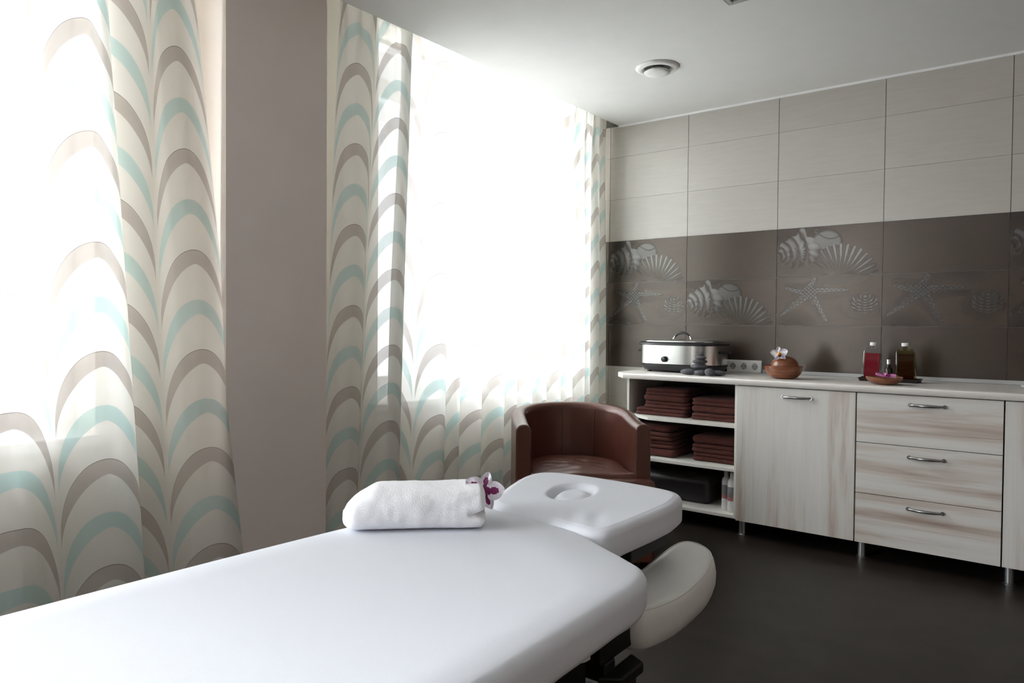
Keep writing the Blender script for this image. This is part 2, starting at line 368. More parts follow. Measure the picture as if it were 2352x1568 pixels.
# --- tiled wall with printed shell tiles
def smooth(a, b, x): t = np.clip((x - a) / (b - a), 0, 1); return t * t * (3 - 2 * t)
def ell(s, t, cx, cy, rx, ry): return np.sqrt(((s - cx) / rx) ** 2 + ((t - cy) / ry) ** 2)
def print_shells(s, t):
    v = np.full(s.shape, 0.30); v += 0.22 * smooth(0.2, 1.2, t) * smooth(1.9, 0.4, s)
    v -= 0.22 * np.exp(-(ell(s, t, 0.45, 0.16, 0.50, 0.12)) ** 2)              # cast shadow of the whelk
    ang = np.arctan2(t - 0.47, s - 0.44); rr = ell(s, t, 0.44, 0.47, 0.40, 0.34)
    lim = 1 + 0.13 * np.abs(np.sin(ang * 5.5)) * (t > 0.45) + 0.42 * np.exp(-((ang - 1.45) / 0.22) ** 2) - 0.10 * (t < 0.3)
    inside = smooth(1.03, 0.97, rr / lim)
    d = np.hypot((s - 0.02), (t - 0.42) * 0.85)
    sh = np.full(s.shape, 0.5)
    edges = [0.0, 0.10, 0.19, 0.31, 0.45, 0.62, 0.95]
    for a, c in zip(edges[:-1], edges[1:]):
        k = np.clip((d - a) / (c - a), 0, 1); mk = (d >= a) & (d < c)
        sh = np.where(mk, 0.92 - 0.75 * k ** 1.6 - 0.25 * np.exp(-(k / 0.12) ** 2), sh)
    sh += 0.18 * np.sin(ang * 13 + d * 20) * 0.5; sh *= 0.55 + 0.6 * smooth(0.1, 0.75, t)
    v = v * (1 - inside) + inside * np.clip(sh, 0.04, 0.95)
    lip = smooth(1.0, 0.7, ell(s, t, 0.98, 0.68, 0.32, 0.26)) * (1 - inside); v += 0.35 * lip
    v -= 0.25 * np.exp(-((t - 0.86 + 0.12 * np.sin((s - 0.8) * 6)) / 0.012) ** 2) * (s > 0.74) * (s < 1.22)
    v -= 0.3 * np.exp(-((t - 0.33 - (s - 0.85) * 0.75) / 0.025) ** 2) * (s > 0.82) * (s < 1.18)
    a2 = np.arctan2(t + 0.10, s - 1.22); r2 = np.hypot(s - 1.22, t + 0.10)
    lim2 = 0.72 + 0.02 * np.sin(a2 * 34)
    ins2 = smooth(lim2 + 0.01, lim2 - 0.02, r2) * smooth(0.15, 0.3, a2) * smooth(2.65, 2.45, a2) * (1 - inside)
    rib = 0.50 + 0.45 * np.sin(a2 * 34 + 0.5 * np.sin(r2 * 6)); rib = rib * (0.4 + 0.6 * smooth(0.1, 0.6, r2)) * (0.55 + 0.45 * smooth(2.6, 1.5, a2))
    fade = 0.35 + 0.65 * smooth(2.0, 1.55, s)
    v = v * (1 - ins2 * fade) + ins2 * fade * np.clip(rib, 0.05, 0.95)
    return np.clip(v, 0.02, 1)
def print_star(s, t):
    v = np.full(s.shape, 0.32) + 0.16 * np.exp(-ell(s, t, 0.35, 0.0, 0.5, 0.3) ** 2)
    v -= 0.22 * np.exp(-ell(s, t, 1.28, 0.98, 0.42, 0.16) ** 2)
    c = np.array([0.66, 0.68])
    arms = [((0.80, 1.0), 0.10), ((1.42, 0.70), 0.085), ((1.0, 0.06), 0.085), ((0.06, 0.20), 0.085), ((0.16, 0.80), 0.085)]
    for (e, w0) in arms:
        e = np.array(e); dv = e - c; Ln = np.hypot(*dv); dv = dv / Ln
        al = (s - c[0]) * dv[0] + (t - c[1]) * dv[1]; pe = -(s - c[0]) * dv[1] + (t - c[1]) * dv[0]
        wd = w0 * (1.15 - 0.75 * np.clip(al / Ln, 0, 1))
        v -= 0.20 * np.exp(-((pe + 0.05) / (wd * 1.4)) ** 2) * smooth(-0.05, 0.1, al) * smooth(Ln + 0.05, Ln - 0.05, al)
    for (e, w0) in arms:
        e = np.array(e); dv = e - c; Ln = np.hypot(*dv); dv = dv / Ln
        al = (s - c[0]) * dv[0] + (t - c[1]) * dv[1]; pe = -(s - c[0]) * dv[1] + (t - c[1]) * dv[0]
        wd = w0 * (1.15 - 0.75 * np.clip(al / Ln, 0, 1))
        ins = smooth(1.0, 0.85, np.abs(pe) / wd) * smooth(-0.02, 0.0, al) * smooth(Ln, Ln - 0.04, al)
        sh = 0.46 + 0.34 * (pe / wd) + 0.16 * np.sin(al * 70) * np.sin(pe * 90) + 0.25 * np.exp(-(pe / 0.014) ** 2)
        v = v * (1 - ins) + ins * np.clip(sh, 0.05, 0.95)
    ins = smooth(1.0, 0.85, ell(s, t, 0.66, 0.68, 0.17, 0.13)); v = v * (1 - ins) + ins * (0.6 + 0.2 * np.sin(s * 80) * np.sin(t * 85))
    v -= 0.2 * np.exp(-ell(s, t, 1.62, 0.38, 0.32, 0.22) ** 2)
    rr = ell(s, t, 1.68, 0.45, 0.25, 0.20); ins = smooth(1.02, 0.96, rr)
    r3 = np.hypot((s - 1.70) / 0.25, (t - 0.58) / 0.2)
    v = v * (1 - ins) + ins * np.clip(0.48 + 0.26 * np.sin(r3 * 24) + 0.1 * np.sin(s * 60), 0.1, 0.95)
    return np.clip(v, 0.02, 1)
def tiles():
    b = MB(); G = 0.0016
    LIGHT = np.array((0.44, 0.412, 0.375)); DARK = np.array((0.030, 0.020, 0.0145)); GROUT = (0.035, 0.028, 0.024)
    b.box((-0.5, 0.0, 0), (X1 + 0.2, 0.2, ZN), 0, GROUT)
    zr = [0, 0.287, 0.587, 0.887, 1.187, 1.487, 1.787, 2.087, 2.387, ZC]
    deco = {(0, 5): 'A', (1, 4): 'A', (2, 5): 'A', (0, 4): 'B', (2, 4): 'B', (3, 4): 'B', (4, 5): 'A', (4, 4): 'B', (-1, 4): '', (5, 4): 'A'}
    for i in range(-1, 9):
        xa, xb = max(0.6 * i, -0.2), min(0.6 * (i + 1), X1)
        for r in range(9):
            za, zb = zr[r], zr[r + 1]; dark = 3 <= r <= 5
            jx = G if (dark or r < 9) else G
            jz = G if dark else 0.0007
            p0, p1 = (xa + jx, za + jz), (xb - jx, zb - jz); y = -0.004
            base = (DARK if dark else LIGHT) * (1 + rng.uniform(-0.04, 0.04))
            kind = deco.get((i, r), '') if dark else ''
            if kind:
                nx, nz = 300, 150
                xs = np.linspace(p0[0], p1[0], nx); zs = np.linspace(p0[1], p1[1], nz); XX, ZZ = np.meshgrid(xs, zs)
                s = (XX - xa) / 0.3; t = (ZZ - za) / 0.3
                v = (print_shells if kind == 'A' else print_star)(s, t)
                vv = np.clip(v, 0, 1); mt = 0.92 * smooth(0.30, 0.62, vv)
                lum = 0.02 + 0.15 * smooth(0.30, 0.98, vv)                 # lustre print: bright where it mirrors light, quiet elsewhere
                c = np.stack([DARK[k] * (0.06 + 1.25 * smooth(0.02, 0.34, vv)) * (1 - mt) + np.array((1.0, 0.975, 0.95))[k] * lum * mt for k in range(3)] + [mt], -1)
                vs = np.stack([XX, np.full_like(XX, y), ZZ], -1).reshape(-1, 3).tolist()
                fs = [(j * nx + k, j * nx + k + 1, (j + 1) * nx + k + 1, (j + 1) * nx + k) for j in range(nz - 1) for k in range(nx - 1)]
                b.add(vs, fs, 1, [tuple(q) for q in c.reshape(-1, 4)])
                e = [(p0[0], y, p0[1]), (p1[0], y, p0[1]), (p1[0], y, p1[1]), (p0[0], y, p1[1])]
                e2 = [(q[0], 0.0, q[2]) for q in e]
                b.add(e + e2, [(k, (k + 1) % 4, 4 + (k + 1) % 4, 4 + k) for k in range(4)], 1, tuple(base))
            else:
                b.box((p0[0], y, p0[1]), (p1[0], 0.0, p1[1]), 1 if dark else 0, tuple(base))
    return b.build('wall_back', [M['tile_light'], M['tile_dark']], kind='structure', vcol=True)
tiles()

# --- windows: frame, transom, panes, sill
def window(n, y0, y1, main_top):
    b = MB(); xa, xb = -0.45, -0.385; fw = 0.105
    b.box((xa, y0, ZS + 0.0), (xb, y0 + fw, ZT)); b.box((xa, y1 - fw, ZS), (xb, y1, ZT))
    b.box((xa, y0 + fw, ZS), (xb, y1 - fw, 0.885)); b.box((xa, y0 + fw, main_top), (xb, y1 - fw, main_top + 0.115)); b.box((xa, y0 + fw, ZT - 0.02), (xb, y1 - fw, ZT))
    if y1 - y0 > 2.2:
        ym = y0 + 1.05; b.box((xa, ym - 0.07, 0.885), (xb, ym + 0.07, main_top))
    f = b.build('window_%d' % n, M['white'], kind='structure', bevel=0.006)
    p = MB(); p.box((-0.424, y0 + fw, 0.885), (-0.418, y1 - fw, main_top)); p.box((-0.424, y0 + fw, main_top + 0.115), (-0.418, y1 - fw, ZT - 0.02))
    p.build('pane', M['pane'], f)
    MB().box((-0.385, y0 + 0.001, ZS + 0.001), (X0, y1 - 0.001, ZS + 0.006)).box((X0, y0 - 0.05, ZS - 0.03), (X0 + 0.055, y1 + 0.055, ZS + 0.006)).build('window_sill', M['white'], f)
    return f
window(1, *WIN[0], 2.285); wf = window(2, *WIN[1], 2.43)
def added_door():  # unseen glazed opening, added as a source of daylight
    b = MB(); xa, xb = -0.45, -0.385; y0, y1 = ADDED_DOOR; ym = (y0 + y1) / 2
    for a, c in ((y0, y0 + 0.09), (y1 - 0.09, y1), (ym - 0.07, ym + 0.07)): b.box((xa, a, 0.09), (xb, c, ZT))
    for a, c in ((0.09, 0.22), (ZT - 0.09, ZT)): b.box((xa, y0 + 0.09, a), (xb, ym - 0.07, c)); b.box((xa, ym + 0.07, a), (xb, y1 - 0.09, c))
    f = b.build('added_door_1', M['white'], kind='structure', bevel=0.006)
    MB().box((-0.424, y0 + 0.09, 0.22), (-0.418, ym - 0.07, ZT - 0.09)).box((-0.424, ym + 0.07, 0.22), (-0.418, y1 - 0.09, ZT - 0.09)).build('pane', M['pane'], f)
added_door()
v = MB(); v.box((-0.384, -0.98, 2.445), (-0.366, -0.78, 2.47)); v.box((-0.384, -0.98, 2.478), (-0.372, -0.78, 2.486)); v.build('trickle_vent', M['gray_plastic'], wf)

# ------------------------------------------------------------------ curtains
def curtain(name, label, ctrl_fn, umin, umax, nu, ztop, pleat, group):
    """ctrl_fn(z) -> list of (u, y, x); u counts columns of the printed pattern"""
    nz = 64; zs = np.r_[np.linspace(0.012, ztop - 0.35, nz - 20), np.linspace(ztop - 0.35, ztop, 21)[1:]]
    us = np.linspace(umin, umax, nu); V = []
    for z in zs:
        c = np.array(ctrl_fn(z)); cu = c[:, 0]
        def cr(val):
            m = np.gradient(val, cu)
            # monotone-ish smoothing: limit tangents with neighbouring secants
            i = np.clip(np.searchsorted(cu, us, side='right') - 1, 0, len(cu) - 2); h = cu[i + 1] - cu[i]; t = (us - cu[i]) / h
            return ((2 * t ** 3 - 3 * t ** 2 + 1) * val[i] + (t ** 3 - 2 * t ** 2 + t) * h * m[i] + (-2 * t ** 3 + 3 * t ** 2) * val[i + 1] + (t ** 3 - t ** 2) * h * m[i + 1])
        y, x = cr(c[:, 1]), cr(c[:, 2])
        g = smooth(ztop - 0.45, ztop, np.array(z)) * pleat
        x = x * (1 - 0.55 * smooth(1.2, ztop, np.array(z))) + g * (0.016 * np.sin(us * 2 * PI * 2.5 + 1.3 * np.sin(us * 2.1)) + 0.010 * np.sin(us * 2 * PI * 4.3 + 2))
        V.append(np.c_[x, y, np.full(nu, z)])
    V = np.array(V); n_z = len(zs)
    me = bpy.data.meshes.new(name)
    fs = [(j * nu + k, j * nu + k + 1, (j + 1) * nu + k + 1, (j + 1) * nu + k) for j in range(n_z - 1) for k in range(nu - 1)]
    me.from_pydata(V.reshape(-1, 3).tolist(), [], fs)
    uvl = me.uv_layers.new(name='cloth'); UU, ZZ = np.meshgrid(us, zs); UVv = np.stack([UU, ZZ], -1).reshape(-1, 2)
    li = np.empty(len(me.loops), np.int32); me.loops.foreach_get('vertex_index', li); uvl.data.foreach_set('uv', UVv[li].astype(np.float32).ravel())
    for p in me.polygons: p.use_smooth = True
    me.materials.append(M['curtain'])
    o = bpy.data.objects.new(name, me); COL.objects.link(o)
    return tag(o, label, 'curtain', group)
def left_ctrl(z):
    k = (z - 0.3) / 1.4
    P = [(-2.5, -4.58, -0.05), (-2.0, -4.52, 0.04), (-1.5, -4.40, -0.05), (-1.0, -4.26, 0.03), (-0.5, -4.08, -0.05), (0.0, -3.90, -0.03), (0.3, -3.80, -0.01), (0.5, -3.735, 0.035), (0.7, -3.67, -0.01), (1.0, -3.590, -0.055),
         (1.25, -3.525, -0.01), (1.5, -3.455, 0.03), (1.75, -3.385, 0.03), (1.95, -3.335, -0.005), (2.03, -3.335, -0.03), (2.25, -3.385, -0.055), (2.5, -3.375, -0.085), (2.75, -3.29, -0.075), (3.0, -3.215, -0.05),
         (3.25, -3.165, 0.01), (3.5, -3.095, 0.055), (3.75, -3.02, 0.055), (4.0, -2.955, 0.02)]
    out = []
    for u, y, x in P:
        sh = 0.06 if u < 1.6 else (0.083 if u < 2.3 else (0.06 if u < 3.1 else 0.06 + 0.06 * min(1, (u - 3.0) / 0.8)))
        out.append((u, y - sh * k, x + (0.03 * (1 - k) if u > 3.2 else 0)))
    return out
curtain('curtain', 'sheer white curtain with taupe and aqua arches at the left window, nearest the treatment table', left_ctrl, -2.5, 4.0, 620, ZN - 0.006, 0.6, 'sheer arched curtains')
r2 = random.Random(11)
RP = [(0.0, -2.555, 0.0), (0.25, -2.51, 0.02), (0.5, -2.445, 0.05), (0.75, -2.355, 0.01), (1.0, -2.29, -0.05), (1.25, -2.225, -0.02), (1.5, -2.165, 0.02), (1.75, -2.10, 0.015), (1.93, -2.06, -0.02), (2.05, -2.06, -0.05),
      (2.3, -2.10, -0.07), (2.55, -2.08, -0.085), (2.8, -2.00, -0.08), (3.0, -1.94, -0.05)]
def gen_right():
    u, y = 3.0, -1.94
    P = list(RP); wd = [0.225, 0.10, 0.24, 0.17, 0.12, 0.22, 0.15, 0.13, 0.18, 0.11, 0.12, 0.10, 0.08]
    sc = (-0.075 + 1.94) / sum(wd)
    for q in wd:
        q *= sc
        P.append((u + 0.25, y + q * 0.20, 0.0 + r2.uniform(-0.01, 0.01))); P.append((u + 0.5, y + q * 0.55, 0.03 + r2.uniform(-0.02, 0.02)))
        P.append((u + 0.78, y + q * (0.98 if q < 0.17 else 0.86), -0.005 + r2.uniform(-0.015, 0.015))); P.append((u + 1.0, y + q, -0.06 + r2.uniform(-0.01, 0.01)))
        u += 1.0; y += q
    return P, u
RP, RU = gen_right()
def right_ctrl(z):
    k = (z - 0.3) / 2.0
    out = []
    for u, y, x in RP:
        f = (y + 2.56) / 2.5
        out.append((u, y + (0.085 * (1 - f) - 0.02 * f) * k, x * (1.0 if u > 1 else 1.0)))
    return out
curtain('curtain', 'sheer white curtain with taupe and aqua arches at the far window behind the tub chair', right_ctrl, 0.0, RU, 1100, ZN - 0.006, 1.0, 'sheer arched curtains')

# ------------------------------------------------------------------ ceiling fittings
t = thing('ceiling_lamp', 'square recessed light panel in the ceiling, cut off by the top edge of the photo', 'lamp', ((LX0 + LX1) / 2, (LY0 + LY1) / 2, ZC))
b = MB(); h = 0.298
for a, c in (((-h, -h, 0.0), (-h + 0.02, h, 0.06)), ((h - 0.02, -h, 0.0), (h, h, 0.06)), ((-h + 0.02, -h, 0.0), (h - 0.02, -h + 0.02, 0.06)), ((-h + 0.02, h - 0.02, 0.0), (h - 0.02, h, 0.06))): b.box(a, c)
b.build('frame', M['gray_plastic'], t, bevel=0.002)
MB().box((-h + 0.02, -h + 0.02, 0.035), (h - 0.02, h - 0.02, 0.05)).build('diffuser', M['white'], t)
t = thing('air_vent', 'round white ceiling air valve with a raised centre disc', 'vent', (0.82, -0.915, ZC))
MB().lathe([(0.072, -0.001), (0.118, -0.001), (0.118, -0.006), (0.108, -0.014), (0.088, -0.017), (0.074, -0.010), (0.072, -0.001)], 64).build('rim', M['ceil'], t, smooth=True)
MB().lathe([(0.0, -0.001), (0.0715, -0.001), (0.0715, -0.003), (0.0, -0.003)], 48).build('throat', M['black'], t)
MB().lathe([(0.0, -0.0035), (0.03, -0.0035), (0.03, -0.022), (0.066, -0.024), (0.072, -0.028), (0.068, -0.034), (0.045, -0.039), (0.0, -0.041)], 64).build('disc', M['ceil'], t, smooth=True)

# ------------------------------------------------------------------ cabinets
CF = -0.60                                                # plane of the fronts
ZB, ZTOP = 0.090, 0.852
def handle(parent, x, z):
    hb = MB(); y = CF - 0.0195; n = 22; pts = []; rad = []
    for i in range(n + 1):
        q = i / n; pts.append((x - 0.073 + 0.146 * q, y - 0.004 - 0.024 * math.sin(PI * q) ** 0.55, z)); rad.append(0.0052 + 0.0026 * math.sin(PI * q))
    hb.tube(pts, rad, 10)
    for sx in (-1, 1): hb.tube([(x + sx * 0.073, y, z), (x + sx * 0.073, y - 0.008, z)], 0.0090, 12)
    return hb.build('handle', M['nickel'], parent, smooth=True, auto=50)
def cab_leg(parent, x, y):
    return MB().lathe([(0.026, 0.0), (0.026, 0.004), (0.020, 0.007), (0.020, 0.082), (0.024, 0.083), (0.024, 0.0895)], 24, (x, y)).build('leg', M['alu'], parent, smooth=True, auto=40)
# open shelf unit
XA, XB, XC, XD = 0.425, 1.187, 1.808, 2.432
t = thing('open_shelf_unit', 'open pale shelf unit with folded towels at the left end of the counter', 'shelf unit')
MB().box((XA, -0.495, ZB), (XA + 0.016, -0.022, ZTOP)).build('side_panel', M['pale'], t, bevel=0.001)
MB().box((XB - 0.018, CF, ZB), (XB - 0.002, -0.022, ZTOP)).build('side_panel', M['pale'], t, bevel=0.001)
MB().box((XA + 0.016, -0.026, ZB + 0.019), (XB - 0.018, -0.022, ZTOP)).build('back_panel', M['dark_inside'], t)
SH = [(ZB, ZB + 0.018), (0.354, 0.372), (0.603, 0.621)]
for z0, z1 in SH:
    MB().prism([(XA + 0.0165, -0.0265), (XA + 0.0165, -0.48), (0.625, CF + 0.002), (XB - 0.0185, CF + 0.002), (XB - 0.0185, -0.0265)], z0, z1).build('shelf', M['pale'], t, bevel=0.001)
cab_leg(t, 0.60, -0.54); cab_leg(t, 0.47, -0.09); cab_leg(t, 1.15, -0.09)
# door cabinet
def carcass(parent, xa, xb):
    b = MB(); b.box((xa, CF + 0.001, ZB), (xa + 0.016, -0.022, ZTOP)); b.box((xb - 0.016, CF + 0.001, ZB), (xb, -0.022, ZTOP)); b.box((xa + 0.016, CF + 0.001, ZB), (xb - 0.016, -0.022, ZB + 0.016))
    b.box((xa + 0.016, -0.03, ZB + 0.016), (xb - 0.016, -0.022, ZTOP)); b.box((xa + 0.016, CF + 0.03, ZTOP - 0.016), (xb - 0.016, -0.03, ZTOP))
    return b.build('carcass', M['dark_inside'], parent)
t = thing('door_cabinet', 'base cabinet with one tall whitewashed door, between the open shelves and the drawers', 'cabinet')
carcass(t, XB, XC - 0.004)
dr = MB().box((XB + 0.001, CF - 0.0185, ZB - 0.002), (XC - 0.005, CF - 0.0005, ZTOP - 0.004)).build('door', M['wood_v'], t, bevel=0.0012)
handle(dr, 1.512, 0.802); cab_leg(t, 1.210, -0.56); cab_leg(t, 1.75, -0.08); cab_leg(t, 1.22, -0.08)
# drawers
t = thing('drawer_cabinet', 'base cabinet with three whitewashed drawers and bow handles', 'cabinet')
carcass(t, XC, XD - 0.004)
for i, (z0, z1, hz) in enumerate([(0.600, ZTOP - 0.004, 0.803), (0.342, 0.597, 0.547), (ZB - 0.002, 0.339, 0.294)]):
    d = MB().box((XC + 0.001, CF - 0.0185, z0), (XD - 0.005, CF - 0.0005, z1)).build('drawer', M['wood_h'], t, bevel=0.0012)
    handle(d, 2.122, hz)
cab_leg(t, 1.832, -0.56); cab_leg(t, 1.87, -0.08); cab_leg(t, 2.40, -0.08)
t = thing('door_cabinet', 'grey-lit cabinet door cut off by the right edge of the photo', 'cabinet')
carcass(t, XD, 3.05)
dr = MB().box((XD + 0.001, CF - 0.0185, ZB - 0.002), (3.049, CF - 0.0005, ZTOP - 0.004)).build('door', M['wood_v'], t, bevel=0.0012)
handle(dr, 2.74, 0.802); cab_leg(t, 2.458, -0.56); cab_leg(t, 3.02, -0.56); cab_leg(t, 2.46, -0.08); cab_leg(t, 3.02, -0.08)
# worktop with clipped left corner, rounded front edge
def worktop():
    b = MB(); z0, z1 = ZTOP + 0.0005, 0.8855; r = 0.009
    out = [(0.37, -0.0045), (0.37, -0.515), (0.47, -0.632), (3.06, -0.632), (3.06, -0.0045)]
    n = len(out); b.slab([tuple(p) for p in out], [(0.003, z0), (0.0, z0 + 0.004), (0.0, z1 - r), (0.0015, z1 - r * 0.45), (0.005, z1 - 0.0012), (r, z1)])
    o = b.build('worktop', M['worktop'], None, auto=40, smooth=True)
    return tag(o, 'long pale laminate worktop over the cabinets, left corner clipped', 'worktop')
wt = worktop()
MB().box((1.125, -0.020, 0.886), (3.06, -0.0045, 0.908)).build('upstand', M['gray_plastic'], wt, bevel=0.003)
# ------------------------------------------------------------------ sockets
t = thing('power_socket', 'triple white power socket in one frame on the tiled wall above the worktop', 'socket', (1.004, -0.0045, 0.925))
b = MB(); b.slab(rrect(0.226, 0.078, 0.005, 4), [(0.0, 0), (0.0, 0.006), (0.003, 0.009)]); 
b.v = [(p[0], -p[2], p[1]) for p in b.v]; b.build('frame', M['white'], t, auto=40)
for k in (-1, 0, 1):
    b = MB(); b.lathe([(0.0225, 0.0092), (0.0225, 0.0115), (0.0200, 0.0118), (0.0195, 0.0092)], 32); b.lathe([(0.0, 0.0093), (0.0193, 0.0093), (0.0193, 0.0097), (0.0, 0.0097)], 32, (0, 0), 2)
    for sx in (-0.0095, 0.0095): b.lathe([(0.0032, 0.0096), (0.0032, 0.0105), (0.0, 0.0105)], 10, (sx, 0), 1)
    for sy in (-0.0175, 0.0175): b.box((-0.003, sy - 0.002, 0.0096), (0.003, sy + 0.002, 0.0125), 1)
    b.v = [(p[0] + k * 0.0712, -p[2], p[1]) for p in b.v]; b.build('outlet', [M['white'], M['black'], M['gray_plastic']], t, auto=40)

# ------------------------------------------------------------------ roaster oven
def superell(a, c, p=3.2, n=96): 
    return [(a * math.copysign(abs(math.cos(q)) ** (2 / p), math.cos(q)), c * math.copysign(abs(math.sin(q)) ** (2 / p), math.sin(q))) for q in np.linspace(0, 2 * PI, n, endpoint=False)]
ZW = 0.8858
t = thing('roaster_oven', 'oval stainless steel roaster oven with black rim and domed lid handle on the worktop', 'roaster oven', (0.695, -0.245, ZW), math.radians(-3))
A_, C_ = 0.272, 0.165
MB().slab(superell(A_, C_), [(0.004, 0.050), (0.0, 0.054), (0.0, 0.171), (0.002, 0.173)]).build('body', M['steel'], t, smooth=True, auto=40)
b = MB(); b.slab(superell(A_, C_), [(0.05, 0.008), (0.024, 0.012), (0.008, 0.030), (-0.001, 0.046), (-0.002, 0.050), (0.003, 0.0505)])
for sx in (-1, 1):
    for sy in (-1, 1): b.lathe([(0.014, 0.0), (0.014, 0.012)], 16, (sx * 0.19, sy * 0.10))
b.build('base', M['black'], t, smooth=True, auto=40)
MB().slab(superell(A_ + 0.013, C_ + 0.013), [(0.006, 0.1735), (0.0, 0.176), (0.0, 0.186), (0.008, 0.192), (0.03, 0.193)]).build('rim', M['black'], t, smooth=True, auto=40)
MB().slab(superell(A_ - 0.022, C_ - 0.018), [(0.0, 0.1935), (0.0, 0.199), (0.010, 0.205), (0.035, 0.209), (0.06, 0.210)]).build('lid', M['steel'], t, smooth=True, auto=40)
hp = [(-0.052 + 0.104 * q, -0.02, 0.222 + 0.030 * math.sin(PI * q) ** 0.6) for q in np.linspace(0, 1, 19)]
lh = MB().tube(hp, [0.0055 + 0.003 * math.sin(PI * q) for q in np.linspace(0, 1, 19)], 12).build('lid_handle', M['black'], t, smooth=True)
for sx in (-1, 1):
    b = MB(); b.tube([(sx * 0.064, -0.02, 0.2105), (sx * 0.060, -0.02, 0.214), (sx * 0.055, -0.02, 0.222), (sx * 0.051, -0.02, 0.230)], [0.009, 0.006, 0.0055, 0.0062], 12)
    b.build('chrome_foot', M['chrome'], lh, smooth=True)
b = MB(); b.lathe([(0.0185, 0), (0.018, 0.014), (0.015, 0.019), (0.0, 0.020)], 28); b.box((-0.001, 0.004, 0.0185), (0.001, 0.014, 0.0206), 1)
b.v = [(p[0] - 0.045, -C_ - p[2] - 0.0005, p[1] + 0.084) for p in b.v]; kn = b.build('control_knob', [M['black'], M['white']], t, smooth=True, auto=40)
b = MB()
for k in range(9):
    a = math.radians(-40 + k * 32.5); b.box((-0.045 + 0.0235 * math.cos(a) - 0.001, -C_ - 0.0008, 0.084 + 0.0235 * math.sin(a) - 0.001), (-0.045 + 0.0235 * math.cos(a) + 0.001, -C_ - 0.0001, 0.084 + 0.0235 * math.sin(a) + 0.001))
b.box((-0.045 - 0.034, -C_ - 0.0008, 0.0835), (-0.045 - 0.026, -C_ - 0.0001, 0.0845)); b.box((-0.045 + 0.026, -C_ - 0.0008, 0.0835), (-0.045 + 0.040, -C_ - 0.0001, 0.0845))
b.build('dial_marks', M['black'], t)
for sx in (-1, 1):
    MB().tube([(sx * (A_ - 0.002), -0.055, 0.130), (sx * (A_ + 0.022), -0.05, 0.132), (sx * (A_ + 0.026), 0, 0.132), (sx * (A_ + 0.022), 0.05, 0.132), (sx * (A_ - 0.002), 0.055, 0.130)], 0.0075, 10).build('side_handle', M['black'], t, smooth=True)
# ------------------------------------------------------------------ basalt stones
def pebble(x, y, z, rx, ry, rz, rot, seed, label, tilt=0):
    bm = bmesh.new(); bmesh.ops.create_icosphere(bm, subdivisions=4, radius=1)
    for v in bm.verts:
        p = v.co.copy(); n = fbm(p + Vector((seed, seed * 2, 0)), 0.9)
        q = p * (1 + 0.10 * n); q.z = math.copysign(abs(q.z) ** 0.9, q.z)
        v.co = Vector((q.x * rx, q.y * ry, q.z * rz))
    rm = Matrix.Rotation(tilt, 3, 'Y'); zmin = min((rm @ v.co).z for v in bm.verts)
    me = bpy.data.meshes.new('massage_stone'); bm.to_mesh(me); bm.free()
    for p in me.polygons: p.use_smooth = True
    me.materials.append(M['stone']); o = bpy.data.objects.new('massage_stone', me); COL.objects.link(o)
    o.rotation_euler = (0, tilt, rot); o.location = (x, y, z - zmin + 0.0004)
    return tag(o, label, 'stone', 'grey massage stones on the worktop')
top_ = ZW
pebble(0.838, -0.487, top_, 0.046, 0.034, 0.0175, 0.1, 1, 'flat grey stone on the worktop at the left foot of the stone pile')
pebble(0.922, -0.502, top_, 0.038, 0.034, 0.0180, 0.3, 2, 'grey stone on the worktop directly under the stone tower')
pebble(0.990, -0.530, top_, 0.030, 0.028, 0.0225, 0.9, 3, 'rounded grey stone right of the tower, in front of its neighbour', 0.18)
pebble(1.018, -0.470, top_, 0.040, 0.028, 0.0165, 0.2, 4, 'low grey stone at the far right end of the stone pile')
pebble(0.905, -0.492, top_ + 0.0375, 0.048, 0.036, 0.0150, 0.2, 5, 'broad grey stone, second from the bottom of the stone tower')
pebble(0.912, -0.492, top_ + 0.0685, 0.046, 0.034, 0.0130, 0.7, 6, 'grey stone in the middle of the tower, under two smaller ones')
pebble(0.917, -0.492, top_ + 0.0955, 0.034, 0.028, 0.0110, 0.3, 7, 'small grey stone, second from the top of the stone tower')
pebble(0.912, -0.492, top_ + 0.1185, 0.020, 0.017, 0.0065, 0.3, 8, 'tiniest dark stone on the very top of the stone tower')

